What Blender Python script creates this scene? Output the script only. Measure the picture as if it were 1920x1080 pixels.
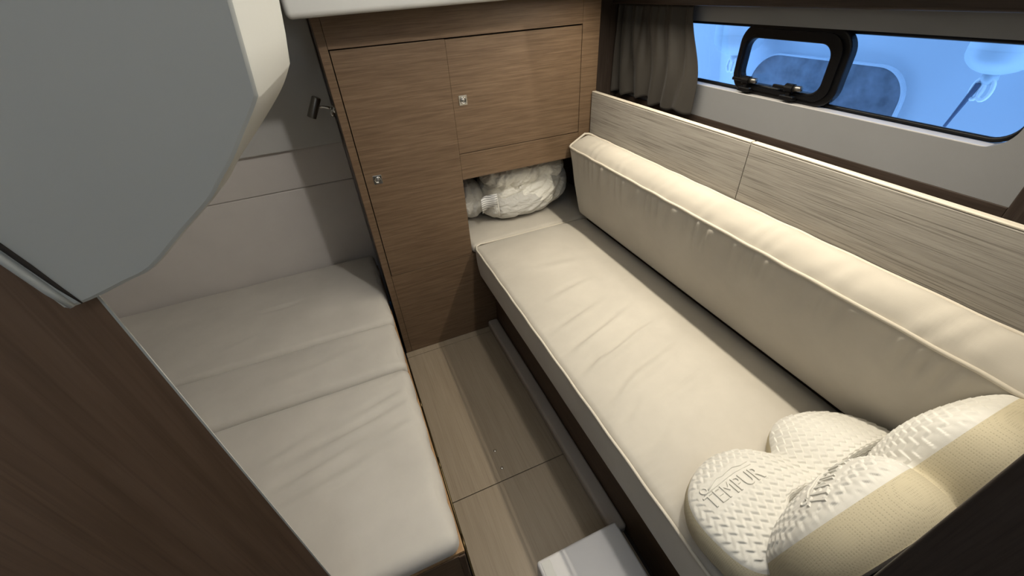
import bpy, bmesh, math, random
from mathutils import Matrix, Vector
import numpy as np
random.seed(7)
for o in list(bpy.data.objects): bpy.data.objects.remove(o)
S = bpy.context.scene
COL = S.collection
PI = math.pi

# ------------------------------------------------------------------ camera
cam_d = bpy.data.cameras.new('camera'); cam = bpy.data.objects.new('camera', cam_d); COL.objects.link(cam)
r0 = Vector((0.9171656, -0.39491227, -0.0534)).normalized()
r1 = Vector((-0.27559421, -0.531772, -0.80079109)); r1 = (r1 - r0 * r1.dot(r0)).normalized()
r2 = r0.cross(r1)
M = Matrix(((r0.x, -r1.x, -r2.x, 0), (r0.y, -r1.y, -r2.y, 0), (r0.z, -r1.z, -r2.z, 1.5), (0, 0, 0, 1)))
cam.matrix_world = M
cam_d.sensor_width = 36; cam_d.lens = 14.435; cam_d.clip_start = 0.01
S.camera = cam

# ------------------------------------------------------------------ world, exposure, large lights
W = bpy.data.worlds.new('world'); S.world = W; W.use_nodes = True
bg = W.node_tree.nodes['Background']; bg.inputs[0].default_value = (0.25, 0.51, 1.0, 1); bg.inputs[1].default_value = 3.9
S.view_settings.view_transform = 'Standard'; S.view_settings.look = 'None'
S.view_settings.gamma = 1; S.view_settings.use_curve_mapping = False
S.view_settings.exposure = 0.0
WARM = (1.0, 0.90, 0.735); NEUT = (1.0, 0.95, 0.88)
STRIP = dict(loc=(.935, .86, 1.525), size=.022, length=1.30, power=11.0, spread=172, color=WARM)   # lamp slot in the ceiling above the sofa
SALOON = ((0.60, 0.46, 2.12), 30, 0.03, NEUT)
REAR_FILL = ((-0.10, -0.75, 2.20), 6.2, 0.12, (.82, .90, 1.0))  # added fill lamp, unseen behind the camera, brightens divider and moulding

# ------------------------------------------------------------------ materials
def mat(name):
    m = bpy.data.materials.new(name); m.use_nodes = True
    nt = m.node_tree; return m, nt, nt.nodes['Principled BSDF']
def lk(nt, a, b): nt.links.new(a, b)
def coords(nt, scale=(1, 1, 1)):
    tc = nt.nodes.new('ShaderNodeTexCoord'); mp = nt.nodes.new('ShaderNodeMapping')
    mp.inputs['Scale'].default_value = scale; lk(nt, tc.outputs['Object'], mp.inputs['Vector']); return mp.outputs[0]
def noise(nt, vec, scale, detail=4, rough=.55):
    n = nt.nodes.new('ShaderNodeTexNoise'); n.inputs['Scale'].default_value = scale
    n.inputs['Detail'].default_value = detail; n.inputs['Roughness'].default_value = rough
    lk(nt, vec, n.inputs['Vector']); return n.outputs['Fac']
def ramp(nt, fac, stops):
    r = nt.nodes.new('ShaderNodeValToRGB'); e = r.color_ramp.elements
    e[0].position, e[0].color = stops[0][0], (*stops[0][1], 1); e[1].position, e[1].color = stops[-1][0], (*stops[-1][1], 1)
    for p, c in stops[1:-1]: k = e.new(p); k.color = (*c, 1)
    lk(nt, fac, r.inputs[0]); return r.outputs[0]
def bump(nt, b, h, strength, dist=.002):
    n = nt.nodes.new('ShaderNodeBump'); n.inputs['Strength'].default_value = strength; n.inputs['Distance'].default_value = dist
    lk(nt, h, n.inputs['Height']); lk(nt, n.outputs[0], b.inputs['Normal'])
def mixc(nt, a, b, f, mode='MULTIPLY'):
    n = nt.nodes.new('ShaderNodeMix'); n.data_type = 'RGBA'; n.blend_type = mode; n.inputs[0].default_value = f
    lk(nt, a, n.inputs[6]); lk(nt, b, n.inputs[7]); return n.outputs[2]
def plain(name, col, rough=.5, metal=0, var=.06, scale=8, spec=.5, bmp=0, bscale=300):
    m, nt, b = mat(name); v = coords(nt)
    c = ramp(nt, noise(nt, v, scale), [(.3, tuple(x * (1 - var) for x in col)), (.7, tuple(min(1, x * (1 + var)) for x in col))])
    lk(nt, c, b.inputs['Base Color']); b.inputs['Roughness'].default_value = rough; b.inputs['Metallic'].default_value = metal
    b.inputs['Specular IOR Level'].default_value = spec
    if bmp: bump(nt, b, noise(nt, v, bscale, 2), bmp, .001)
    return m
def veneer(name, dark, mid, light, axis, fine=240, rough=.45, contrast=.8, bmp=.15, dash=.62):
    m, nt, b = mat(name); s = [1, 1, 1]; s['xyz'.index(axis)] = .06
    s2 = [1, 1, 1]; s2['xyz'.index(axis)] = .012
    v = coords(nt, s); v2 = coords(nt, s2)
    n1 = noise(nt, v, fine * .45, 5, .62); n2 = noise(nt, v2, fine * 2.0, 3, .6); n3 = noise(nt, coords(nt, s), 9, 3)
    a = ramp(nt, n1, [(.5 - .22 / contrast, dark), (.5, mid), (.5 + .22 / contrast, light)])
    p = ramp(nt, n2, [(.33, (dash, dash * .97, dash * .94)), (.5, (1, 1, 1))])
    q = ramp(nt, n3, [(.3, (.86, .85, .84)), (.7, (1.0, 1.0, 1.0))])
    c = mixc(nt, mixc(nt, a, p, .75), q, 1.0)
    lk(nt, c, b.inputs['Base Color']); b.inputs['Roughness'].default_value = rough
    b.inputs['Specular IOR Level'].default_value = .35
    if bmp: bump(nt, b, n2, bmp, .0006)
    return m
def fabric(name, col, var=.08, rough=.85, weave=700, bmp=.12, sheen=.25):
    m, nt, b = mat(name); v = coords(nt)
    c1 = ramp(nt, noise(nt, v, 5, 5, .6), [(.3, tuple(x * (1 - var) for x in col)), (.7, tuple(min(1, x * (1 + var)) for x in col))])
    lk(nt, c1, b.inputs['Base Color']); b.inputs['Roughness'].default_value = rough
    b.inputs['Specular IOR Level'].default_value = .2; b.inputs['Sheen Weight'].default_value = sheen; b.inputs['Sheen Roughness'].default_value = .5
    bump(nt, b, noise(nt, v, weave, 2), bmp, .001)
    return m
MT = {}
MT['oak'] = veneer('brown_oak', (.104, .066, .038), (.160, .105, .063), (.206, .141, .088), 'x')
MT['oak_v'] = veneer('brown_oak_upright', (.150, .088, .050), (.205, .123, .073), (.245, .154, .095), 'z', fine=110, contrast=.7, dash=.8)
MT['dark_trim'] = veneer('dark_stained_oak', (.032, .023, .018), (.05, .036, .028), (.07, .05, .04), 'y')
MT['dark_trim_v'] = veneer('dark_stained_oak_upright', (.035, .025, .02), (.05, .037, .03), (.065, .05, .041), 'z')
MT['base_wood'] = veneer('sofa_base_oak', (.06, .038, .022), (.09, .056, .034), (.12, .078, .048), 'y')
MT['grey_oak'] = veneer('greyed_oak', (.325, .305, .272), (.405, .382, .345), (.465, .442, .40), 'y', fine=190, rough=.6, contrast=.7, bmp=.6, dash=.42)
MT['grey_oak_end'] = veneer('greyed_oak_edge', (.42, .38, .31), (.56, .52, .44), (.66, .62, .54), 'y', fine=90, rough=.6)
MT['floor'] = veneer('floor_oak_laminate', (.255, .205, .145), (.30, .245, .178), (.34, .282, .21), 'y', fine=130, rough=.45, contrast=.6, bmp=.08, dash=.82)
MT['ply'] = veneer('raw_plywood_edge', (.30, .17, .08), (.45, .28, .14), (.55, .36, .2), 'y', rough=.7)
MT['gap'] = plain('dark_gap', (.02, .014, .01), .8)
MT['suede'] = fabric('beige_sofa_fabric', (.52, .485, .42), var=.07)
MT['piping'] = fabric('cream_piping_fabric', (.62, .57, .48), var=.04)
MT['bedfab'] = fabric('greige_berth_fabric', (.55, .523, .475), var=.07, weave=500)
MT['white_cover'] = fabric('white_pillow_knit', (.66, .64, .58), var=.03, weave=900, bmp=.2)
MT['gelcoat'] = plain('white_gelcoat', (.53, .525, .475), .42, var=.015, bmp=.05, bscale=240)
MT['gel_bright'] = plain('ceiling_white_panel', (.54, .54, .515), .45, var=.015)
MT['hull_lining'] = plain('grey_hull_lining', (.255, .26, .268), .7, var=.02, bmp=.12, bscale=450)
MT['wall_pad'] = plain('greige_wall_vinyl', (.62, .588, .565), .65, var=.025, bmp=.1, bscale=420)
MT['wall_up'] = plain('pale_gelcoat_wall', (.54, .54, .525), .5, var=.02, bmp=.05, bscale=300)
MT['chrome'] = plain('polished_chrome', (.62, .61, .58), .18, 1, .03)
MT['steel'] = plain('brushed_gunmetal', (.34, .33, .31), .35, 1, .05)
MT['black'] = plain('black_plastic', (.006, .006, .007), .35, var=.02, spec=.25)
MT['brass'] = plain('dull_brass_hinge', (.16, .12, .06), .45, 1, .1)
MT['curtain'] = fabric('taupe_satin_curtain', (.052, .047, .041), var=.05, rough=.5, weave=900, bmp=.1, sheen=.08)
MT['duvet'] = fabric('white_cotton_duvet', (.90, .885, .81), var=.04, rough=.55, weave=1000, bmp=.06)
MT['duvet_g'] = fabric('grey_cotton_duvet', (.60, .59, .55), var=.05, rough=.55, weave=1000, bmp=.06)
for k_ in ('duvet', 'duvet_g'):
    nt_ = MT[k_].node_tree; b_ = nt_.nodes['Principled BSDF']; old = b_.inputs['Normal'].links[0].from_node
    n_ = nt_.nodes.new('ShaderNodeTexNoise'); n_.inputs['Scale'].default_value = 16; n_.inputs['Detail'].default_value = 3; n_.inputs['Distortion'].default_value = 1.6
    lk(nt_, coords(nt_, (1, 1, 1.8)), n_.inputs['Vector']); bb_ = nt_.nodes.new('ShaderNodeBump'); bb_.inputs['Strength'].default_value = .8; bb_.inputs['Distance'].default_value = .012
    lk(nt_, n_.outputs['Fac'], bb_.inputs['Height']); lk(nt_, bb_.outputs[0], old.inputs['Normal'])
MT['step'] = plain('white_moulded_step', (.62, .61, .61), .45, var=.02, bmp=.06, bscale=300)
MT['rail'] = plain('greige_floor_rail', (.36, .32, .28), .55, var=.05, bmp=.05)
MT['hull'] = plain('white_boat_hull', (.55, .58, .62), .25, var=.02, scale=1.5)
MT['hullglass'] = plain('dark_hull_window_glass', (.15, .16, .185), .3, var=.35, scale=14)
MT['fender'] = plain('white_fender_vinyl', (.60, .66, .70), .4, var=.03)
MT['rope'] = fabric('white_rope', (.93, .94, .95), weave=400, bmp=.4)
MT['darkrope'] = fabric('dark_rope', (.10, .12, .18), weave=400, bmp=.4)
MT['lampglow'], nt, b = mat('lamp_glow'); b.inputs['Emission Color'].default_value = (*WARM, 1); b.inputs['Emission Strength'].default_value = 6

def meshy_band(name, col):   # beige 3D spacer mesh of the pillow sides
    m, nt, b = mat(name); v = coords(nt)
    vo = nt.nodes.new('ShaderNodeTexVoronoi'); vo.inputs['Scale'].default_value = 300; vo.inputs['Randomness'].default_value = .12; lk(nt, v, vo.inputs['Vector'])
    c = ramp(nt, vo.outputs['Distance'], [(.10, tuple(x * .72 for x in col)), (.38, col)])
    lk(nt, c, b.inputs['Base Color']); b.inputs['Roughness'].default_value = .85
    b.inputs['Specular IOR Level'].default_value = .2
    bump(nt, b, vo.outputs['Distance'], .2, .001); return m
MT['band'] = meshy_band('beige_spacer_mesh', (.52, .462, .325))
def glassmat(name, tint, refl):
    m = bpy.data.materials.new(name); m.use_nodes = True; nt = m.node_tree; nt.nodes.clear()
    out = nt.nodes.new('ShaderNodeOutputMaterial'); mx = nt.nodes.new('ShaderNodeMixShader')
    t = nt.nodes.new('ShaderNodeBsdfTransparent'); t.inputs[0].default_value = (*tint, 1)
    g = nt.nodes.new('ShaderNodeBsdfGlossy'); g.inputs['Roughness'].default_value = .02
    fr = nt.nodes.new('ShaderNodeFresnel'); fr.inputs[0].default_value = 1.45
    mu = nt.nodes.new('ShaderNodeMath'); mu.operation = 'MULTIPLY'; mu.inputs[1].default_value = refl
    lk(nt, fr.outputs[0], mu.inputs[0]); lk(nt, mu.outputs[0], mx.inputs[0])
    lk(nt, t.outputs[0], mx.inputs[1]); lk(nt, g.outputs[0], mx.inputs[2]); lk(nt, mx.outputs[0], out.inputs[0]); return m
MT['glass'] = glassmat('window_glass', (.93, .96, .98), .5)
def tagmat():
    m, nt, b = mat('printed_care_label'); v = coords(nt)
    w = nt.nodes.new('ShaderNodeTexWave'); w.wave_type = 'BANDS'; w.bands_direction = 'Z'; w.inputs['Scale'].default_value = 30
    w.inputs['Distortion'].default_value = 3; w.inputs['Detail'].default_value = 3; lk(nt, v, w.inputs['Vector'])
    lk(nt, ramp(nt, w.outputs['Fac'], [(.18, (.28, .28, .28)), (.32, (.82, .82, .8))]), b.inputs['Base Color']); b.inputs['Roughness'].default_value = .6
    return m
MT['tag'] = tagmat()

# ------------------------------------------------------------------ mesh helpers
def put(name, verts, faces, m, parent=None, smooth=False):
    me = bpy.data.meshes.new(name); me.from_pydata([tuple(v) for v in verts], [], faces); me.validate()
    bm = bmesh.new(); bm.from_mesh(me); bmesh.ops.recalc_face_normals(bm, faces=bm.faces); bm.to_mesh(me); bm.free()
    if smooth: me.polygons.foreach_set('use_smooth', [True] * len(me.polygons))
    me.materials.append(MT[m] if isinstance(m, str) else m)
    o = bpy.data.objects.new(name, me); COL.objects.link(o)
    if parent: attach(o, parent)
    return o
def attach(o, p):
    o.parent = p
    # a thing is an Empty at its base; a part is already in world coordinates
    o.matrix_parent_inverse = Matrix.Translation(p.location).inverted() if p.parent is None else Matrix.Identity(4)
def thing(name, label, cat, loc, group=None):
    o = bpy.data.objects.new(name, None); COL.objects.link(o); o.location = loc; o.empty_display_size = .05
    return tag(o, label, cat, group)
def tag(o, label, cat, group=None):
    o['label'] = label; o['category'] = cat
    if group: o['group'] = group
    return o
def struct(o): o['kind'] = 'structure'; return o
def sect(a, b, r, step):
    if r <= 0: e = []
    else: e = [r * (1 - math.tan(math.radians(d))) for d in (30, 15, 0)]
    n = max(1, int(round((b - a - 2 * r) / step)))
    inner = [a + r + (b - a - 2 * r) * i / n for i in range(n + 1)]
    if r <= 0: return inner
    return [a] + [a + x for x in e[:-1]] + inner + [b - x for x in e[:-1][::-1]] + [b]
def rbox(x0, x1, y0, y1, z0, z1, r=.003, step=10, disp=None):
    r = min(r, (x1 - x0) / 2.001, (y1 - y0) / 2.001, (z1 - z0) / 2.001)
    st = step if isinstance(step, (tuple, list)) else (step,) * 3
    A = [sect(x0, x1, r, st[0]), sect(y0, y1, r, st[1]), sect(z0, z1, r, st[2])]
    lo = (x0 + r, y0 + r, z0 + r); hi = (x1 - r, y1 - r, z1 - r)
    idx = {}; V = []; F = []
    def vid(p):
        k = (round(p[0], 6), round(p[1], 6), round(p[2], 6))
        if k in idx: return idx[k]
        q = [min(max(p[i], lo[i]), hi[i]) for i in range(3)]; d = [p[i] - q[i] for i in range(3)]
        l = math.sqrt(sum(c * c for c in d)) or 1; n = [c / l for c in d]
        w = [q[i] + n[i] * r for i in range(3)]
        if disp: w = disp(w, n)
        idx[k] = len(V); V.append(w); return idx[k]
    for ax in range(3):
        i, j = (ax + 1) % 3, (ax + 2) % 3
        for c in (A[ax][0], A[ax][-1]):
            for a in range(len(A[i]) - 1):
                for b in range(len(A[j]) - 1):
                    ps = []
                    for (s, t) in ((a, b), (a + 1, b), (a + 1, b + 1), (a, b + 1)):
                        p = [0, 0, 0]; p[ax] = c; p[i] = A[i][s]; p[j] = A[j][t]; ps.append(vid(p))
                    F.append(ps if c == A[ax][-1] else ps[::-1])
    return V, F
def board(name, x0, x1, y0, y1, z0, z1, m, parent=None, r=.0015): return put(name, *rbox(x0, x1, y0, y1, z0, z1, r), m, parent, False)
def box(name, x0, x1, y0, y1, z0, z1, m, parent=None): return put(name, *rbox(x0, x1, y0, y1, z0, z1, 0), m, parent)
def tube(pts, rad, n=8, closed=False):
    P = [Vector(p) for p in pts]; N = len(P); V = []; F = []; prev = None
    for i, p in enumerate(P):
        a = P[(i - 1) % N] if (closed or i > 0) else p; b = P[(i + 1) % N] if (closed or i < N - 1) else p
        t = (b - a).normalized()
        if prev is None: prev = t.orthogonal().normalized()
        u = (prev - t * prev.dot(t)).normalized(); prev = u; w = t.cross(u)
        rr = rad[i] if isinstance(rad, (list, tuple)) else rad
        for k in range(n): an = 2 * PI * k / n; V.append(p + (u * math.cos(an) + w * math.sin(an)) * rr)
    for i in range(N if closed else N - 1):
        for k in range(n):
            a, b = i * n + k, i * n + (k + 1) % n; c, d = ((i + 1) % N) * n + (k + 1) % n, ((i + 1) % N) * n + k
            F.append([a, b, c, d])
    if not closed: F.append(list(range(n))[::-1]); F.append([(N - 1) * n + k for k in range(n)])
    return V, F
def lathe(prof, c, axis=(0, 0, 1), n=28):
    ax = Vector(axis).normalized(); u = ax.orthogonal().normalized(); w = ax.cross(u); c = Vector(c); V = []; F = []
    for (r, h) in prof:
        for k in range(n): a = 2 * PI * k / n; V.append(c + ax * h + (u * math.cos(a) + w * math.sin(a)) * max(r, 1e-5))
    for i in range(len(prof) - 1):
        for k in range(n): F.append([i * n + k, i * n + (k + 1) % n, (i + 1) * n + (k + 1) % n, (i + 1) * n + k])
    F.append(list(range(n))); F.append([(len(prof) - 1) * n + k for k in range(n)])
    return V, F
def merge(*parts):
    V = []; F = []
    for v, f in parts: o = len(V); V += [tuple(p) for p in v]; F += [[i + o for i in g] for g in f]
    return V, F
def rrect(y0, y1, z0, z1, r, k=8):
    rr = r if isinstance(r, (tuple, list)) else (r,) * 4; out = []
    for (cy, cz, a0, q) in ((y1, z1, 0, rr[0]), (y0, z1, 90, rr[1]), (y0, z0, 180, rr[2]), (y1, z0, 270, rr[3])):
        sy = -1 if cy == y1 else 1; sz = -1 if cz == z1 else 1
        for i in range(k + 1):
            a = math.radians(a0 + 90 * i / k); out.append((cy + sy * q + q * math.cos(a), cz + sz * q + q * math.sin(a)))
    return out
def ring_x(outer, inner, x0, x1):   # ring between two loops of equal count, extruded along x
    n = len(outer); V = []; F = []
    for x in (x0, x1):
        V += [(x, y, z) for y, z in outer]; V += [(x, y, z) for y, z in inner]
    for i in range(n):
        j = (i + 1) % n
        F += [[i, j, n + j, n + i], [2 * n + i, 3 * n + i, 3 * n + j, 2 * n + j], [i, 2 * n + i, 2 * n + j, j], [n + i, n + j, 3 * n + j, 3 * n + i]]
    return V, F
def slab_x(loop, x0, x1):
    n = len(loop); V = [(x0, y, z) for y, z in loop] + [(x1, y, z) for y, z in loop]
    F = [list(range(n))[::-1], list(range(n, 2 * n))] + [[i, (i + 1) % n, n + (i + 1) % n, n + i] for i in range(n)]
    return V, F
def wob(x, y, s=1.0, seed=0):   # smooth pseudo-noise in -1..1
    return (math.sin(x * 7.1 * s + 1.3 + seed) * math.cos(y * 6.3 * s - .7 + seed * 1.7) + .6 * math.sin(x * 13.7 * s - y * 9.1 * s + 2.1 * seed) + .4 * math.sin(y * 21.3 * s + x * 4.4 * s + seed)) / 2
def smooth01(t): t = min(1, max(0, t)); return t * t * (3 - 2 * t)

# ------------------------------------------------------------------ floor and shell
fl = struct(box('floor', -1.45, 1.45, -1.3, 2.2, -.06, -.012, 'gap'))
for (y0, y1) in ((1.5825, 1.62), (.7865, 1.5795), (-.6, .7835)):
    board('floor_panel', .016, .515, y0, y1, -.012, 0, 'floor', fl, .001)
h = put('hinge', *merge(tube([(.0125, .52, .001), (.0125, 1.57, .001)], .0035, 8), *[tube([(.0125, y, .003), (.0125, y + .05, .003)], .0045, 8) for y in (.62, .93, 1.25)]), 'brass', fl, True)
for p in ((.231, .913), (.229, .834)):
    put('screw', *lathe([(.006, 0), (.006, .0012), (.004, .002), (0, .0022)], (p[0], p[1], 0), n=14), 'chrome', fl, True)
struct(put('baseboard_right', *rbox(.468, .5235, .448, 1.618, 0, .046, .012, .2), 'rail', None, True))

wb = struct(box('wall_back', -1.45, 1.45, 2.1, 2.16, 0, 1.6, 'wall_pad'))
put('padded_panel', *rbox(-1.45, .015, 2.084, 2.101, .20, .7765, .006, .3), 'wall_pad', wb, True)
put('padded_panel', *rbox(-1.45, .015, 2.084, 2.101, .7785, .966, .006, .3), 'wall_pad', wb, True)
put('upper_panel', *rbox(-1.45, .015, 2.062, 2.101, .957, 1.6, .006, .3), 'wall_up', wb, True)
struct(box('wall_left', -1.5, -1.45, -1.3, 2.16, -.06, 2.45, 'wall_up'))

# ------------------------------------------------------------------ hull side with window
outer_b = (.315, 1.72, 1.074, 1.50)
hole = rrect(.368, 1.47, 1.174, 1.362, (.03, .05, .05, .03), 10)
def to_rect(p):
    cy, cz = .92, 1.268; dy, dz = p[0] - cy, p[1] - cz; a, b2, c, d = outer_b
    ts = [((b2 if dy > 0 else a) - cy) / dy if abs(dy) > 1e-9 else 9, ((d if dz > 0 else c) - cz) / dz if abs(dz) > 1e-9 else 9]
    t = min(ts); return (cy + dy * t, cz + dz * t)
outer = [to_rect(p) for p in hole]
# snap the nearest ring points onto the corners
for cy, cz in ((outer_b[1], outer_b[3]), (outer_b[0], outer_b[3]), (outer_b[0], outer_b[2]), (outer_b[1], outer_b[2])):
    i = min(range(len(outer)), key=lambda k: (outer[k][0] - cy) ** 2 + (outer[k][1] - cz) ** 2); outer[i] = (cy, cz)
wr = struct(put('wall_right', *ring_x(outer, hole, 1.22, 1.268), 'hull_lining'))
box('hull_shell', 1.268, 1.30, .315, 1.72, .3, 1.170, 'hull_lining', wr); box('hull_shell', 1.268, 1.30, .315, 1.72, 1.366, 1.6, 'hull_lining', wr)
box('hull_shell', 1.24, 1.30, -.1, .315, 0, 1.6, 'hull_lining', wr); box('hull_shell', 1.268, 1.30, 1.72, 2.16, 0, 1.6, 'hull_lining', wr)
box('hull_shell', 1.268, 1.30, 1.475, 1.72, 1.17, 1.366, 'hull_lining', wr); box('hull_shell', 1.22, 1.30, .315, 1.72, 0, .3, 'hull_lining', wr)
box('hull_shell', 1.268, 1.30, .315, .362, 1.17, 1.366, 'hull_lining', wr)
win = struct(put('window_1', *slab_x(hole, 1.262, 1.266), 'glass'))
put('sill', *rbox(1.2205, 1.2515, .40, 1.44, 1.1735, 1.1765, .001, .3), 'step', win)
put('gasket', *tube([(1.2585, y, z) for y, z in rrect(.374, 1.464, 1.181, 1.356, .045, 8)], .0058, 8, True), 'black', win, True)
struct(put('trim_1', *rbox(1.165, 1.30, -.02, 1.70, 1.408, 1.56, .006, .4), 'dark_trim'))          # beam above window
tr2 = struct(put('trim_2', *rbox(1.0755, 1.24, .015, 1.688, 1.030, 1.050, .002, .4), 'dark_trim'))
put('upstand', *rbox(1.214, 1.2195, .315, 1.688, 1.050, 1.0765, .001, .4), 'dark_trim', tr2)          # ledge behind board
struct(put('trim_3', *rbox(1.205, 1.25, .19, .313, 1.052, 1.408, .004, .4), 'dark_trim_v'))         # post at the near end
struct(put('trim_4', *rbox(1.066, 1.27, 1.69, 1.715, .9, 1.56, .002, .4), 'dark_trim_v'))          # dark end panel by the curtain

# opening port in the window
pt = thing('opening_port', 'black framed opening porthole with rounded corners set in the long window', 'porthole', (1.25, .92, 1.176))
po = rrect(.748, 1.088, 1.1765, 1.366, (.055, .06, .05, .055), 10); pi_ = rrect(.796, 1.062, 1.206, 1.326, (.03, .035, .03, .035), 10)
fr = put('frame', *ring_x(po, pi_, 1.236, 1.2625), 'black', pt); 
bv = fr.modifiers.new('bevel', 'BEVEL'); bv.width = .004; bv.segments = 2; bv.limit_method = 'ANGLE'
pb = rrect(.764, 1.074, 1.190, 1.352, (.045, .05, .04, .045), 10); pj = rrect(.780, 1.066, 1.2005, 1.335, (.04, .045, .035, .04), 10)
put('inner_rim', *ring_x(pb, pj, 1.230, 1.237), 'black', pt)
put('pane', *slab_x([(y, z) for y, z in rrect(.795, 1.063, 1.205, 1.327, .032, 8)], 1.246, 1.249), 'glass', pt)
for yc in (1.018, .868):
    L = put('latch', *merge(rbox(1.214, 1.237, yc - .022, yc + .022, 1.184, 1.196, .003), tube([(1.222, yc - .012, 1.216), (1.222, yc + .012, 1.216)], .0115, 14), rbox(1.218, 1.230, yc - .006, yc + .006, 1.19, 1.214, .002)), 'black', pt, False)
    sgn = -1 if yc < .95 else -1
    put('latch_knob', *tube([(1.222, yc - .012, 1.216), (1.222, yc - .034, 1.2185)], [.0085, .0075], 14), 'steel', L, True)
    put('latch_lever', *rbox(1.219, 1.228, yc + .012, yc + .055, 1.210, 1.219, .002), 'black', L)

# ------------------------------------------------------------------ low ceilings, beam box, dividers
ce = struct(box('ceiling', .70, 1.45, .01, 1.48, 1.56, 1.60, 'gel_bright'))
box('ceiling_panel', -1.45, 1.45, 1.48, 2.16, 1.56, 1.60, 'gel_bright', ce); box('ceiling_panel', -1.45, -.16, .56, 1.48, 1.58, 1.62, 'gel_bright', ce)
box('ceiling_panel', -1.5, 1.5, -1.35, 1.6, 2.40, 2.45, 'gel_bright', ce)
for a in ((.70, .73, .01, 1.48), (-.19, -.16, .56, 1.48)): box('ceiling_panel', *a, 1.60, 2.40, 'gel_bright', ce)
box('ceiling_panel', -.16, .70, 1.48, 1.51, 1.60, 2.40, 'gel_bright', ce)
def cb(w, n):
    x, y, z = w; t = (x + .04) / 1.1; return (x, y, z + .009 * t * (1 if z < 1.5 else 0))
struct(put('trim_5', *rbox(-.040, 1.062, 1.48, 1.618, 1.449, 1.56, .016, .2, cb), 'gel_bright', None, True))  # white beam over the cabinet

# near right bulkhead (seen edge-on, dark)
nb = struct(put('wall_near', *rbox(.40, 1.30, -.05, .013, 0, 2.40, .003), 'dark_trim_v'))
box('stair_side', .40, .43, -1.3, -.05, 0, 2.4, 'wall_up', nb); box('rear_panel', -1.45, .43, -1.3, -1.26, -.06, 1.25, 'wall_up', nb)
box('rear_panel', -1.45, -.25, -1.3, -1.26, 1.25, 2.4, 'wall_up', nb); box('rear_panel', .25, .43, -1.3, -1.26, 1.25, 2.4, 'wall_up', nb); box('rear_panel', -.25, .25, -1.3, -1.26, 1.25, 2.4, 'wall_up', nb)

# near left wooden panel with a pale vertical edge
ptn = thing('wooden_divider', 'tall brown wooden divider panel with pale edge beside the berth', 'panel', (-.7, .42, 0))
V = [(-1.44, .42), (-.2385, .42), (-.2400, .4235), (-.256, .442), (-1.44, .442)]
def prism(pl, z0, z1): n = len(pl); return [(x, y, z0) for x, y in pl] + [(x, y, z1) for x, y in pl], [list(range(n))[::-1], list(range(n, 2 * n))] + [[i, (i + 1) % n, n + (i + 1) % n, n + i] for i in range(n)]
put('panel', *prism(V, 0, 1.60), 'oak_v', ptn)
put('edge_strip', *prism([(-.2385, .4196), (-.2362, .4196), (-.2385, .4250), (-.2402, .4236)], 0, 1.60), 'gelcoat', ptn)

# overhead white moulding, lofted between a front and a back outline
mo = thing('overhead_moulding', 'large white moulded overhead unit with a rounded lower corner above the berth', 'moulding', (-.25, .40, 1.5))
k1 = .40 / .30
Fp = [(-.0285, 1.512), (-.030, 1.5), (-.0325, 1.477), (-.035, 1.454), (-.041, 1.446), (-.0515, 1.4335), (-.062, 1.421), (-.073, 1.410), (-.084, 1.399), (-.106, 1.383), (-.133, 1.363), (-.151, 1.357), (-.171, 1.351), (-.186, 1.348), (-.191, 1.373), (-.195, 1.391)]
Fp = [(x * k1, 1.5 + (z - 1.5) * k1) for x, z in Fp]
k2 = .54 / .42
Bp = [(-.0085, 1.512), (-.012, 1.499), (-.0150, 1.478), (-.019, 1.457), (-.0280, 1.444), (-.040, 1.431), (-.0600, 1.412), (-.083, 1.391), (-.099, 1.3745), (-.121, 1.360), (-.150, 1.340), (-.175, 1.330), (-.205, 1.322), (-.225, 1.330), (-.235, 1.345), (-.245, 1.36)]
Bp = [(x * k2, 1.5 + (z - 1.5) * k2) for x, z in Bp]
def catmull(P, k=4):
    out = []
    for i in range(len(P) - 1):
        a, b, c, d = P[max(i - 1, 0)], P[i], P[i + 1], P[min(i + 2, len(P) - 1)]
        for j in range(k):
            t = j / k; out.append(tuple(.5 * (2 * b[m] + (c[m] - a[m]) * t + (2 * a[m] - 5 * b[m] + 4 * c[m] - d[m]) * t * t + (3 * b[m] - a[m] - 3 * c[m] + d[m]) * t ** 3) for m in (0, 1)))
    return out + [P[-1]]
Fp = Fp[:3] + catmull(Fp[3:14]) + Fp[14:]; Bp = Bp[:3] + catmull(Bp[3:14]) + Bp[14:]
up = lambda L: [(L[0][0] + .012, 1.75)] + L + [(L[-1][0] - .10, L[-1][1] + .14), (-.75, 1.75)]
Fq, Bq = up(Fp), up(Bp); Bq[0] = (Bq[0][0] + .03, 1.75)
n = len(Fq); V = []; F = []
def layer(pl, y): V.extend([(x, y, z) for x, z in pl])
def inset(pl, d):   # pull an outline towards its inside
    c = (-.45, 1.62); out = []
    for x, z in pl: l = math.hypot(x - c[0], z - c[1]); out.append((x + (c[0] - x) / l * d, z + (c[1] - z) / l * d))
    return out
layer(inset(Fq, .0045), .3985); layer(inset(Fq, .0016), .4000); layer(Fq, .404)
layer(inset(Bq, .0), .534); layer(inset(Bq, .002), .539); layer(inset(Bq, .006), .5405)
for l in range(5):
    for i in range(n): j = (i + 1) % n; F.append([l * n + i, l * n + j, (l + 1) * n + j, (l + 1) * n + i])
F.append(list(range(n))); F.append([5 * n + i for i in range(n)])
m_ = put('shell', V, F, 'gelcoat', mo, True)
for pg in m_.data.polygons:
    if len(pg.vertices) > 4: pg.use_smooth = False
m_.modifiers.new('split', 'EDGE_SPLIT').split_angle = math.radians(28)
lip = [(-.245, 1.3000), (-.2505, 1.318), (-.2565, 1.342), (-.262, 1.3625), (-.28, 1.40), (-.33, 1.46), (-.40, 1.53)]
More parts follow.
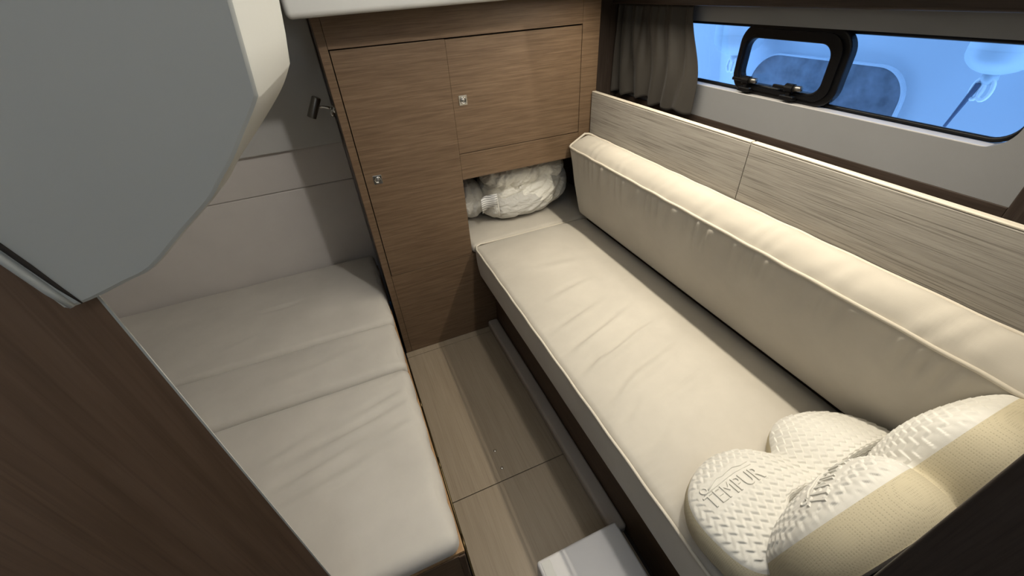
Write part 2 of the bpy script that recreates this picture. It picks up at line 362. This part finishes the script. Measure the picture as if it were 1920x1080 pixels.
put('lip', *tube([(x, .3995, z) for x, z in lip], [.003, .0042, .0045, .0045, .0045, .0045, .0045], 10), 'gelcoat', mo, True)
put('groove_shade', *tube([(x + .0075, .3978, z + .0015) for x, z in lip[:]], [.0006, .0016, .0021, .0021, .0021, .0021, .0021], 8), 'gap', mo, True)  # dark tube put in as the shade of the concave edge above the lip

# ------------------------------------------------------------------ end cabinet
cab = thing('wardrobe_cabinet', 'brown oak fitted cabinet with two doors and an open niche at the cabin end', 'cabinet', (.54, 1.86, 0))
y0, y1 = 1.62, 1.638
board('stile', .020, .0475, y0, y1, 0, 1.449, 'oak', cab); board('stile', .9875, 1.066, y0, y1, .843, 1.56, 'oak', cab)
board('top_rail', .0483, .9868, y0, y1, 1.3575, 1.452, 'oak', cab, .001)
def lock(parent, x, z):
    pl = put('latch_plate', *rbox(x - .0165, x + .0165, y0 - .003, y0 + .001, z - .0175, z + .0175, .0012), 'chrome', parent)
    put('latch_ring', *lathe([(.0125, 0), (.0125, .0035), (.0105, .0045), (.0095, .0025), (.0095, 0)], (x, y0 - .0025, z), (0, -1, 0), 24), 'chrome', pl, True)
    put('latch_button', *lathe([(.0085, 0), (.0085, .001), (.006, .0022), (0, .003)], (x, y0 - .003, z), (0, -1, 0), 20), 'steel', pl, True)
d1 = board('door', .0505, .4332, y0 - .0012, y1, .4735, 1.3540, 'oak', cab); lock(d1, .0965, .915)
d2 = board('door', .4335, .9850, y0 - .0004, y1, .9525, 1.3525, 'oak', cab); lock(d2, .474, 1.151)
board('niche_rail', .4340, .9868, y0, y1, .843, .9500, 'oak', cab, .0008)
board('lower_panel', .0485, .470, y0, y1, .3135, .4715, 'oak', cab, .0008); board('lower_panel', .0485, .53, y0, y1, 0, .3125, 'oak', cab, .0008)
box('carcass_side', .020, .034, y1, 2.1, 0, 1.449, 'oak', cab)
for a in ((.036, .4295, 1.6395, 1.650, .02, 1.449), (.4295, 1.06, 1.6395, 1.650, .846, 1.449)): box('backing', *a, 'gap', cab)
box('niche_side', .4215, .4335, y1, 2.1, .2, .843, 'oak', cab); box('niche_top', .434, 1.24, y1, 2.1, .843, .855, 'oak', cab); box('niche_back', .434, 1.24, 2.085, 2.1, .3, .843, 'oak', cab)
box('niche_side', 1.225, 1.24, 1.7, 2.085, .3, .843, 'oak', cab)

# reading lamp on the cabinet side
rl = thing('reading_lamp', 'small gunmetal reading spotlight on a chrome arm beside the cabinet edge', 'lamp', (.019, 1.94, 1.12))
put('base', *lathe([(.018, 0), (.018, .005), (.013, .009), (.010, .014)], (.0208, 1.94, 1.122), (-1, 0, 0), 20), 'chrome', rl, True)
put('arm', *tube([(.009, 1.94, 1.124), (-.004, 1.94, 1.131), (-.022, 1.94, 1.136), (-.046, 1.94, 1.140)], .005, 10), 'chrome', rl, True)
put('joint', *lathe([(.007, -.014), (.009, -.007), (.009, .007), (.007, .014)], (.007, 1.94, 1.109), (0, 0, 1), 16), 'chrome', rl, True)
ax0 = Vector((.50, 0, .866)); hc = Vector((-.0545, 1.94, 1.139))
hd = put('lamp_head', *lathe([(.013, -.041), (.0175, -.041), (.0175, .037), (.0145, .041), (0, .0415)], tuple(hc), tuple(ax0), 24), 'steel', rl, True)
hd.modifiers.new('split', 'EDGE_SPLIT').split_angle = .7
put('lens', *lathe([(.0132, 0), (.0132, .001), (0, .0015)], tuple(hc - ax0 * .040), tuple(ax0), 20), 'chrome', hd)

# ------------------------------------------------------------------ sofa: base, cushions, board
sb = thing('sofa_base', 'dark brown wooden berth base under the beige sofa cushions', 'sofa base', (.8, .8, 0))
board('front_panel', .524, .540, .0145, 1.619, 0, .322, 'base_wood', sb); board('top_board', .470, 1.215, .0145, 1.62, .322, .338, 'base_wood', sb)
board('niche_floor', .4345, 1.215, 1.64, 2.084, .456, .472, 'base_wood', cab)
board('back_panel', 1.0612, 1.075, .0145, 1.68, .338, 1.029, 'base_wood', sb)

WR = []   # wrinkles on the seat: x, y, angle, half length, half width, height
for (x, y, a, l, w, hgt) in ((.60, .93, 14, .13, .012, .004), (.62, .83, 17, .17, .013, .006), (.64, .74, 15, .15, .012, .006), (.70, .64, 13, .15, .016, .005), (.56, .60, 22, .09, .010, .004),
                           (.72, .53, 12, .12, .016, .004), (.66, 1.08, 10, .10, .014, .003), (.78, .78, 8, .09, .012, .003), (.55, .73, 26, .06, .009, .004), (.54, .52, 28, .06, .009, .003), (.55, .42, 20, .08, .012, .003), (.7, 1.25, -8, .12, .02, .002)):
    WR.append((x, y, math.radians(a), l, w, hgt))
def wrinkle(x, y, L):
    s = 0
    for (cx, cy, a, l, w, hgt) in L:
        dx, dy = x - cx, y - cy; u = dx * math.cos(a) + dy * math.sin(a); v = -dx * math.sin(a) + dy * math.cos(a)
        v -= .25 * u * u
        if abs(u) < l * 2 and abs(v) < w * 5:
            s += hgt * math.exp(-(u / l) ** 2 * 1.5) * (math.exp(-(v / w) ** 2) - .8 * math.exp(-((v - 1.7 * w) / w) ** 2))
    return s
SX0, SX1, SY0, SY1, SZ0, SZ1 = .446, 1.052, .016, 1.6185, .340, .518
def seat_d(p, n):
    x, y, z = p; u = (x - SX0) / (SX1 - SX0); v = (y - SY0) / (SY1 - SY0)
    if n[2] > .2:
        c = (1 - abs(2 * u - 1) ** 2.6) * (1 - abs(2 * v - 1) ** 14)
        z += n[2] * (.034 * c + 1.7 * wrinkle(x, y, WR) * min(1, 6 * u) + .0015 * wob(x * 2, y * 2, 1, 1) * c)
        pk = math.exp(-(u * .6 / .045) ** 2) * .0012 * math.sin(2 * PI * y / .028 + 2 * wob(x, y, 2)); z += pk
    if n[0] < -.2:
        t = (z - SZ0) / (SZ1 - SZ0); x -= .006 * math.sin(PI * min(1, max(0, t))) * (1 + .3 * wob(y, z, 2)); x += .012 * (1 - t)
        
    return (x, y, z)
sc = thing('seat_cushion', 'long beige seat cushion with cream piping on the sofa', 'cushion', (.75, .8, .34))
put('cushion_body', *rbox(SX0, SX1, SY0, SY1, SZ0, SZ1, .020, (.014, .009, .03), seat_d), 'suede', sc, True)
pp = [(SX0 - .001 - .0007 * math.sin(y * 40), y, SZ1 - .002) for y in np.linspace(SY0 + .03, SY1 - .04, 80)]
pp += [(SX0 + .006, SY1 - .012, SZ1), (SX0 + .03, SY1 - .001, SZ1 + .003)]
pp += [(x, SY1 - .002, SZ1 + .001 + .0 * x) for x in np.linspace(SX0 + .06, SX1 - .05, 20)]
put('piping', *tube(pp, .0042, 8), 'piping', sc, True)

def nich_d(p, n):
    x, y, z = p
    if n[2] > .2: z += n[2] * (.012 * (1 - abs((x - .82) / .4) ** 3) + .002 * wob(x * 3, y * 3))
    return (x, y, z)
nc = tag(put('niche_cushion', *rbox(.4375, 1.21, 1.6195, 2.082, .4725, .516, .020, (.03, .03, .05), nich_d), 'suede', None, True), 'beige cushion filling the floor of the cabinet niche under the duvet', 'cushion')

# back cushion
BX0, BX1, BY0, BY1, BZ0, BZ1 = .935, 1.035, .018, 1.604, .560, .905
def bk_map(x, z):
    t = (z - BZ0) / (BZ1 - BZ0); s = (x - BX0) / (BX1 - BX0)
    return x + .062 * (1 - t) * (1 - s) - .008 * t * (1 - s) + .022 * (1 - t) * s, z + .040 * s * t
def bk_d(p, n):
    x, y, z = p; t = (z - BZ0) / (BZ1 - BZ0); v = (y - BY0) / (BY1 - BY0); s = (x - BX0) / (BX1 - BX0)
    end = 1 - abs(2 * v - 1) ** 16
    dx = dz = 0
    ph = 2 * PI * y / .052 + 3.2 * wob(y * 1.3, .3, 1.7, 2) + 9 * z + 1.5 * math.sin(y * 31)
    if n[0] < -.2:
        b_ = math.sin(PI * min(1, max(0, t))) ** .7
        dx = -.012 * b_ * end + .015 * math.exp(-((BZ1 - z) / .075) ** 2) * math.sin(ph) * end * (.5 + .5 * abs(wob(y, 1, 1.6, 4))) * min(1, 5 * (1 - t) + .05)
        dx -= .003 * wob(y * 1.5, z * 2, 1, 3) * b_
        dx *= -n[0]
    if n[2] > .2:
        dz = (.023 * math.sin(PI * min(1, max(0, s))) + .0030 * math.sin(ph * .8 + 4 * x * 10) * math.exp(-s * 1.5)) * end * n[2]
    X, Z = bk_map(x, z); return (X + dx, y, Z + dz)
bc = thing('back_cushion', 'long beige back cushion with cream piping leaning on the wooden board', 'cushion', (.99, .8, .56))
put('cushion_body', *rbox(BX0, BX1, BY0, BY1, BZ0, BZ1, .022, (.012, .0075, .011), bk_d), 'suede', bc, True)
def pth(x, z, xs): a, b = bk_map(x, z); return [(a + .0007 * math.sin(y * 57), y, b + .0007 * math.cos(y * 43)) for y in xs]
ys = list(np.linspace(BY0 + .02, BY1 - .02, 90))
fx, fz = bk_map(BX0 + .003, BZ1 - .003); gx, gz = bk_map(BX1 - .004, BZ1 - .002)
loop = pth(BX0 + .002, BZ1 - .0055, ys)
loop += [(fx + .002, BY1 - .008, fz - .001), (fx + .012, BY1 - .001, fz + .003), (fx + .05, BY1 - .001, fz + .024), (gx - .02, BY1 - .001, gz + .002), (gx - .004, BY1 - .008, gz + .001)]
loop += pth(BX1 - .004, BZ1 - .002, ys[::-1])
put('piping', *tube(loop, .0048, 8), 'piping', bc, True)

bb = thing('backrest_board', 'pale greyed oak backrest board in two lengths behind the back cushion', 'board', (1.05, .8, .56))
for (a, b_) in ((.014, .7995), (.8015, 1.612)):
    pn = put('board_panel', *rbox(1.040, 1.0595, a, b_, .57, 1.1075, .003), 'grey_oak', bb)
    put('edge_band', *rbox(1.0402, 1.0593, a + .001, b_ - .001, 1.1076, 1.1125, .002), 'grey_oak_end', pn)

# ------------------------------------------------------------------ berth on the left
bd = thing('berth_box', 'brown wooden berth base carrying the greige berth cushions', 'bed base', (-.7, 1.3, 0))
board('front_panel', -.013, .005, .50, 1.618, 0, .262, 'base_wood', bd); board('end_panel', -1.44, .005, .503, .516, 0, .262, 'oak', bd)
board('lid', -1.44, .0065, .506, 2.083, .262, .2745, 'ply', bd, .001)
BW = [(-.22, .94, math.radians(12), .20, .014, .0055), (-.32, .86, math.radians(14), .16, .013, .005), (-.30, .80, math.radians(12), .18, .014, .0045), (-.12, 1.02, math.radians(16), .10, .012, .004), (-.42, .96, math.radians(20), .10, .013, .003), (-.08, .90, math.radians(14), .07, .011, .003),
      (-.45, 1.78, math.radians(4), .10, .010, -.004), (-.6, 1.60, math.radians(22), .08, .010, .003), (-.05, 1.13, math.radians(20), .05, .01, .003), (-.35, 1.30, math.radians(8), .2, .02, .002)]
def berth(name, y0, y1, label, rr=.028):
    X0, X1, Z0, Z1 = -1.43, .0045, .2748, .352
    def d(p, n):
        x, y, z = p; v = (y - y0) / (y1 - y0); u = (x - X0) / (X1 - X0)
        if n[2] > .2:
            z += n[2] * (.012 * (1 - abs(2 * v - 1) ** 3.5) * (1 - abs(2 * u - 1) ** 20) + 1.5 * wrinkle(x, y, BW) + .0022 * wob(x * 2.2, y * 2.2, 1, y0 * 9))
        if n[0] > .2: x += .004 * wob(y * 3, z * 3, 1.5, 2) - .003
        return (x, y, z)
    return tag(put(name, *rbox(X0, X1, y0, y1, Z0, Z1, rr, (.018, .012, .03), d), 'bedfab', None, True), label, 'cushion', 'greige berth cushions')
berth('berth_cushion', 1.469, 2.082, 'wide greige berth cushion farthest back, against the wall', .026)
berth('berth_cushion', 1.179, 1.465, 'narrow greige berth cushion in the middle between two wider ones', .026)
berth('berth_cushion', .498, 1.175, 'wide creased greige berth cushion nearest, over the wooden end panel', .03)

# ------------------------------------------------------------------ white step on the floor
st = thing('moulded_step', 'white moulded box step standing on the floor by the sofa base', 'step', (.33, .2, 0))
put('step_body', *rbox(.188, .4605, -.15, .443, .004, .150, .010, .1), 'step', st, True)
put('foot_gasket', *rbox(.180, .4675, -.155, .447, 0, .006, .002), 'gap', st)
put('tread_strip', *rbox(.1985, .226, -.14, .433, .1495, .1515, .0008), 'gel_bright', st)

# ------------------------------------------------------------------ duvet in the niche
dv = thing('folded_duvet', 'white and grey cotton duvet bundled into the cabinet niche', 'duvet', (.75, 1.9, .53))
def blob(c, rad, e=2.4, amp=.012, seed=0, nu=72, nv=48, zmin=.533, folds=()):
    V = []; F = []
    sg = lambda a, p: math.copysign(abs(a) ** p, a)
    for i in range(nv + 1):
        th = -PI / 2 + PI * i / nv
        for j in range(nu):
            ph = 2 * PI * j / nu
            q = Vector((sg(math.cos(th), 2 / e) * sg(math.cos(ph), 2 / e), sg(math.cos(th), 2 / e) * sg(math.sin(ph), 2 / e), sg(math.sin(th), 2 / e)))
            p = Vector((q.x * rad[0], q.y * rad[1], q.z * rad[2])); nrm = Vector((q.x / rad[0], q.y / rad[1], q.z / rad[2])).normalized()
            p += Vector(c)
            s = amp * wob(p.x * 4 + p.y, p.z * 4 - p.y, 1, seed) + amp * .45 * wob(p.x * 9, p.z * 10 + p.y * 5, 1, seed + 2)
            for (fx, fz, a, l, w, hh) in folds:
                dx, dz = p.x - fx, p.z - fz; a = math.radians(a); u = dx * math.cos(a) + dz * math.sin(a); v = -dx * math.sin(a) + dz * math.cos(a) - .6 * u * u
                s += hh * math.exp(-(u / l) ** 2) * math.exp(-(v / w) ** 2)
            p += nrm * s; p.z = max(p.z, zmin); V.append(p)
    for i in range(nv):
        for j in range(nu): F.append([i * nu + j, i * nu + (j + 1) % nu, (i + 1) * nu + (j + 1) % nu, (i + 1) * nu + j])
    return V, F
def creases(x0, x1, z0, z1, a0, a1, n, hh, seed):
    r = random.Random(seed); return [(r.uniform(x0, x1), r.uniform(z0, z1), r.uniform(a0, a1), r.uniform(.03, .09), r.uniform(.005, .009), r.choice((-1, .8)) * hh * r.uniform(.5, 1.2)) for _ in range(n)]
put('bundle', *blob((.825, 1.905, .645), (.235, .180, .118), 2.5, .005, 1, 170, 110, .533, creases(.66, 1.02, .56, .74, 15, 60, 34, .008, 3) + [(.80, .705, 32, .20, .011, -.026), (.92, .66, 38, .14, .009, .010), (.84, .64, 28, .16, .009, .008), (.88, .69, 36, .12, .008, -.010), (.80, .60, 22, .20, .010, .006), (.97, .64, 50, .10, .010, -.010)]), 'duvet', dv, True)
put('top_fold', *blob((.735, 1.85, .752), (.150, .138, .066), 2.2, .005, 5, 150, 90, .6, creases(.60, .86, .70, .80, 30, 85, 22, .008, 4) + [(.70, .72, 70, .07, .007, -.013), (.735, .73, 66, .07, .006, .009), (.64, .75, 62, .06, .009, .009), (.80, .77, 40, .07, .007, -.010), (.67, .70, 50, .05, .008, .008)]), 'duvet', dv, True)
put('side_fold', *blob((.93, 1.90, .742), (.11, .15, .068), 2.2, .006, 8, 72, 44, .6, [(.9, .75, 55, .07, .008, -.014), (.96, .72, 60, .07, .008, .009)]), 'duvet', dv, True)
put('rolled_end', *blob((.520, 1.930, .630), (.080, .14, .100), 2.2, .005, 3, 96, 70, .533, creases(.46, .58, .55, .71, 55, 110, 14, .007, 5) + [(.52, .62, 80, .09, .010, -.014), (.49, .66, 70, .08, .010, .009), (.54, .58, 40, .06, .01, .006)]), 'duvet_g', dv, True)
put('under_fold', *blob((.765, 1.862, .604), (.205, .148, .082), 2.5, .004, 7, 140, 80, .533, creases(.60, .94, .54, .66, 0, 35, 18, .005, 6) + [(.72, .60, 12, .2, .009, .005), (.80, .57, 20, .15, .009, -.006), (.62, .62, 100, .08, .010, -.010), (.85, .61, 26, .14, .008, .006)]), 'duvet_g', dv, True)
put('seam_cord', *tube([(.612, 1.718, .700), (.614, 1.712, .66), (.618, 1.714, .62), (.622, 1.722, .585)], .003, 8), 'duvet', dv, True)
def tagmesh():
    V = []; F = []; n = 10
    for i in range(n + 1):
        t = i / n; x = .535 + .075 * t; y = 1.716 + .012 * math.sin(t * 5) - .004 * t
        for k, dz in ((0, -.026), (1, .026)): V.append((x, y + .006 * k, .665 + dz + .022 * t - .02 * (1 - t) * (1 - k)))
    for i in range(n): F.append([2 * i, 2 * i + 2, 2 * i + 3, 2 * i + 1])
    return V, F
tg = put('care_label', *tagmesh(), 'tag', dv, True); sm = tg.modifiers.new('thick', 'SOLIDIFY'); sm.thickness = .0008

# ------------------------------------------------------------------ curtain
def curt():
    nu, nv = 150, 30; V = []; F = []
    for j in range(nv + 1):
        t = j / nv   # 0 top, 1 bottom
        for i in range(nu + 1):
            s = i / nu
            yl = 1.672 + .010 * t; yr = 1.265 - .075 * smooth01(t * 1.3)
            s2 = s ** (1.18 - .15 * t)
            y = yl + (yr - yl) * s2
            z = 1.409 - t * (.322 - .020 * s) - (.022 * smooth01(t * 2 - 1) * (1 if s > .55 else .3)) + .006 * math.sin(s * 31) * t
            amp = .0145 * (1 - .35 * s) * (.75 + .25 * t)
            x = 1.196 - amp * (math.sin(2 * PI * (5.4 * s ** .80) + 1.7 * math.sin(t * 2.4 + s * 6)) + .35 * math.sin(2 * PI * 13 * s + t * 3) * (1 - t)) - .012 * s * t
            x -= .012 * math.exp(-((s - .78 - .12 * (t - .5)) / .08) ** 2) * t
            V.append((min(x, 1.2165), y, z))
    for j in range(nv):
        for i in range(nu): a = j * (nu + 1) + i; F.append([a, a + 1, a + nu + 2, a + nu + 1])
    return V, F
cu = tag(put('curtain', *curt(), 'curtain', None, True), 'short pleated taupe curtain drawn to the cabinet end of the window', 'curtain')
sm = cu.modifiers.new('thick', 'SOLIDIFY'); sm.thickness = .0018
# ------------------------------------------------------------------ contoured pillows
def pillow(name, label, c, th, roll, a, b_, nt_, nb_, squash, text_uv, tilt_text, bulge=.042, ns=.40):
    cT, sT = math.cos(th), math.sin(th); u0 = Vector((1, 0, 0)); v0 = Vector((0, -cT, sT)); w = Vector((0, sT, cT))
    u = u0 * math.cos(roll) + v0 * math.sin(roll); v = v0 * math.cos(roll) - u0 * math.sin(roll); C = Vector(c)
    def R(ph):
        r = (abs(math.cos(ph) / a) ** 2.6 + abs(math.sin(ph) / b_) ** 2.6) ** (-1 / 2.6)
        d = lambda q: (ph - q + PI) % (2 * PI) - PI
        return r * (1 - nt_ * math.exp(-(d(PI / 2) / ns) ** 2) - nb_ * math.exp(-(d(-PI / 2) / .40) ** 2))
    def sq(y, x=0.0):
        if squash is None or y < 0: return y
        k = squash + .10 * smooth01((-x - .10) / .10); return k * math.tanh(y / k)
    def top(x, y, rho):
        hgt = bulge * (1 - rho ** 2.3) ** .62
        hgt *= 1 - .45 * math.exp(-(x / .05) ** 2)
        return hgt
    def pattern(x, y):
        px, py = .0185, .0195
        q = x / px; tri = abs((q % 1) - .5) * 2
        r_ = (y / py + .55 * tri) % 1
        return (r_ ** .8) * (1 - max(0, (r_ - .82) / .18)) * (.75 + .25 * (1 - tri))
    T = thing(name, label, 'pillow', tuple(C - w * .07))
    nr, na = (150, 620); V = []; F = []
    Rs = [R(2 * PI * k / na) for k in range(na)]
    tu0, tu1, tv0, tv1 = text_uv
    def surf(x, y, off=0.0, rho=None):
        if rho is None: ph = math.atan2(y, x); rho = min(1, math.hypot(x, y) / R(ph))
        return C + u * x + v * sq(y, x) + w * (top(x, y, rho) + off)
    V.append(surf(0, 0, 0, 0))
    def relief(p, ph, rho, d): q = rho ** 5; return p + (w * (1 - q) + (u * math.cos(ph) + v * math.sin(ph)) * q).normalized() * d
    for i in range(1, nr + 1):
        rho = i / nr
        for k in range(na):
            ph = 2 * PI * k / na; x, y = Rs[k] * rho * math.cos(ph), Rs[k] * rho * math.sin(ph)
            fade = min(1, (1 - rho) * 30)
            inx = tu0 - .006 < x < tu1 + .006 and tv0 - .006 < y < tv1 + .006
            V.append(relief(surf(x, y, 0, rho), ph, rho, .0058 * (pattern(x, y) - .5) * fade * (.12 if inx else 1)))
    for k in range(na): F.append([0, 1 + k, 1 + (k + 1) % na])
    for i in range(nr - 1):
        for k in range(na): A_ = 1 + i * na; B_ = A_ + na; F.append([A_ + k, B_ + k, B_ + (k + 1) % na, A_ + (k + 1) % na])
    cover = put('knit_cover', V, F, 'white_cover', T, True)
    # side band and underside
    V = []; F = []; n2 = 200; prof = [(1.0, .0), (1.012, -.006), (1.026, -.018), (1.032, -.034), (1.024, -.052), (.99, -.066)]
    for (s, h_) in prof:
        for k in range(n2):
            ph = 2 * PI * k / n2; r = R(ph) + (s - 1) * .27; V.append(C + u * r * math.cos(ph) + v * sq(r * math.sin(ph), r * math.cos(ph)) + w * (h_))
    for i in range(len(prof) - 1):
        for k in range(n2): F.append([i * n2 + k, i * n2 + (k + 1) % n2, (i + 1) * n2 + (k + 1) % n2, (i + 1) * n2 + k])
    put('side_band', V, F, 'band', T, True)
    V = []; F = []
    for (s, h_) in ((1.0, -.066), (.93, -.071), (.8, -.073), (0.02, -.074)):
        for k in range(n2): ph = 2 * PI * k / n2; r = R(ph) * s; V.append(C + u * r * math.cos(ph) + v * sq(r * math.sin(ph), r * math.cos(ph)) + w * h_)
    for i in range(3):
        for k in range(n2): F.append([i * n2 + k, i * n2 + (k + 1) % n2, (i + 1) * n2 + (k + 1) % n2, (i + 1) * n2 + k])
    F.append([3 * n2 + k for k in range(n2)])
    put('underside', V, F, 'white_cover', T, True)
    # embossed lettering
    cd = bpy.data.curves.new('lettering', 'FONT'); cd.body = 'TEMPUR'; cd.size = 1; cd.extrude = 0; cd.resolution_u = 3
    to = bpy.data.objects.new('lettering', cd); COL.objects.link(to); dg = bpy.context.evaluated_depsgraph_get(); dg.update()
    me = bpy.data.meshes.new_from_object(to.evaluated_get(dg)); bpy.data.objects.remove(to)
    bm = bmesh.new(); bm.from_mesh(me)
    bmesh.ops.triangulate(bm, faces=bm.faces)
    ext = bmesh.ops.extrude_face_region(bm, geom=bm.faces[:]); topv = set(x for x in ext['geom'] if isinstance(x, bmesh.types.BMVert))
    xs = [q.co.x for q in bm.verts]; ysv = [q.co.y for q in bm.verts]; x0, x1, yy0, yy1 = min(xs), max(xs), min(ysv), max(ysv)
    cx, cy = (tu0 + tu1) / 2, (tv0 + tv1) / 2
    for q in bm.verts:
        fx = (q.co.x - x0) / (x1 - x0); fy = (q.co.y - yy0) / (yy1 - yy0)
        px = (fx - .5) * (tu1 - tu0); py = -((fy - .5) * (tv1 - tv0) * .58 - .2 * (tv1 - tv0))
        ca_, sa_ = math.cos(tilt_text), math.sin(tilt_text)
        p = surf(cx + px * ca_ - py * sa_, cy + px * sa_ + py * ca_, .0030 if q in topv else -.003); q.co = p
    bmesh.ops.recalc_face_normals(bm, faces=bm.faces); bm.to_mesh(me); bm.free(); me.materials.clear(); me.materials.append(MT['white_cover'])
    o = bpy.data.objects.new('lettering', me); COL.objects.link(o); attach(o, cover)
    # embossed line figure above the lettering
    def ln(pts): return tube([surf(cx + (px - .5) * (tu1 - tu0) * math.cos(tilt_text) - (-py) * (tv1 - tv0) * math.sin(tilt_text), cy + (px - .5) * (tu1 - tu0) * math.sin(tilt_text) - py * (tv1 - tv0) * math.cos(tilt_text), .0008) for px, py in pts], .0016, 6)
    circ = [(.10 + .05 * math.cos(t), .30 + .13 * math.sin(t)) for t in np.linspace(0, 2 * PI, 13)]
    put('line_emblem', *merge(ln(circ), ln([(.16, .22), (.28, .34), (.40, .44), (.50, .40), (.60, .46), (.74, .50), (.86, .40), (1.0, .42)]), ln([(.05, .12), (.3, .17), (.5, .22), (.7, .26), (1.0, .24)])), 'white_cover', cover, True)
    return T
pillow('contour_pillow', 'white butterfly shaped foam pillow lying flat on the seat cushion', (.700, .176, .640), .297, -.027, .262, .165, .20, .44, .024, (-.225, -.100, -.085, -.030), .10, bulge=.058)
pillow('contour_pillow', 'white butterfly shaped foam pillow standing on edge against the dark bulkhead', (.738, .098, .728), 1.47, .175, .268, .186, .50, .30, None, (-.200, -.080, .072, .125), -.32, bulge=.066, ns=.30)

# ------------------------------------------------------------------ neighbouring boat seen through the window
nbt = thing('neighbouring_boat', 'white hull of the neighbouring boat seen through the window', 'boat', (2.35, 1.2, -.4))
V = []; F = []; NZ = 14
for j in range(NZ + 1):
    z = -.6 + 3.2 * j / NZ
    for i in range(9): y = -2.5 + 7 * i / 8; V.append((2.32 + .10 * ((1.05 - z) if z < 1.05 else 0) ** 2 + .012 * (y - 1.2) ** 2, y, z))
for j in range(NZ):
    for i in range(8): a = j * 9 + i; F.append([a, a + 1, a + 10, a + 9])
n = len(V); V += [(x + .05, y, z) for x, y, z in V]; F += [[i + n for i in reversed(f)] for f in F]
put('hull', V, F, 'hull', nbt, True)
hw = rrect(1.105, 1.90, .80, 1.118, (.16, .14, .1, .12), 12)
hwi = rrect(1.113, 1.892, .808, 1.110, (.153, .133, .093, .113), 12)
hf = put('hull_window', *slab_x(hwi, 2.300, 2.345), 'hullglass', nbt)
put('window_rim', *ring_x(hw, hwi, 2.296, 2.345), 'hull', hf)
def fender(c, R_, zb, label, tail):
    f = thing('fender', label, 'fender', (c[0], c[1], zb), 'fenders on the neighbouring boat')
    pr = [(0.02, 0)] + [(R_ * math.sin(t), R_ * .72 * (1 - math.cos(t))) for t in np.linspace(.2, PI / 2, 10)] + [(R_ * 1.0, R_ * .80), (R_ * 1.012, R_ * .82), (R_, R_ * .84), (R_, .8)]
    put('fender_body', *lathe(pr, (c[0], c[1], zb), n=40), 'fender', f, True)
    put('eyelet', *lathe([(.022, 0), (.024, -.02), (.016, -.035), (.004, -.04)], (c[0], c[1], zb + .004), n=20), 'fender', f, True)
    for s in (-1, 1):
        put('rope_loop', *tube([(c[0] - .01, c[1] + s * .012 + .016 * math.cos(t), zb - .048 + .034 * math.sin(t)) for t in np.linspace(0, 2 * PI, 18)[:-1]], .0065, 8, True), 'rope', f, True)
    if tail: put('rope_tail', *tube([(c[0] - .012, c[1] + .015 + .03 * t, zb - .03 - .155 * t) for t in np.linspace(0, 1, 6)], [.010, .009, .008, .007, .006, .006], 8), 'darkrope', f, True)
fender((2.17, .815), .098, 1.150, 'pale fender with a trailing dark rope, outside the near end of the window', True)
fender((2.17, 1.925), .130, 1.105, 'pale fender with coiled rope loops, outside between curtain and porthole', False)

# ------------------------------------------------------------------ lamps of the cabin, and an added fill lamp
x, y, z = STRIP['loc']; L2 = STRIP['length'] / 2 + .02
t = thing('ceiling_strip_light', 'long slim strip light recessed in the ceiling above the sofa', 'lamp', (x, y, 1.56))
put('housing', *merge(rbox(x - .03, x - .016, y - L2, y + L2, 1.5225, 1.56, .001), rbox(x + .016, x + .03, y - L2, y + L2, 1.507, 1.56, .001), rbox(x - .03, x + .03, y - L2, y + L2, 1.545, 1.56, .001)), 'gel_bright', t)
ld = bpy.data.lights.new('strip_tube', 'AREA'); ld.shape = 'RECTANGLE'; ld.size = STRIP['size']; ld.size_y = STRIP['length']; ld.energy = STRIP['power']; ld.color = STRIP['color']; ld.spread = math.radians(STRIP['spread'])
lo = bpy.data.objects.new('strip_tube', ld); COL.objects.link(lo); lo.location = STRIP['loc']; attach(lo, t)
for SL, lab in ((SALOON, 'round white ceiling lamp high above the floor strip'), (REAR_FILL, 'added fill lamp with a round white bezel, unseen behind the camera')):
    t = thing('saloon_or_fill_light', lab, 'lamp', (SL[0][0], SL[0][1], 2.40))
    put('bezel', *lathe([(.07, 0), (.08, .01), (.08, .03)], (SL[0][0], SL[0][1], 2.37), n=28), 'gel_bright', t, True)
    ld = bpy.data.lights.new('saloon_or_fill_bulb', 'POINT'); ld.energy = SL[1]; ld.shadow_soft_size = SL[2]; ld.color = SL[3]
    lo = bpy.data.objects.new('saloon_or_fill_bulb', ld); COL.objects.link(lo); lo.location = SL[0]; attach(lo, t)
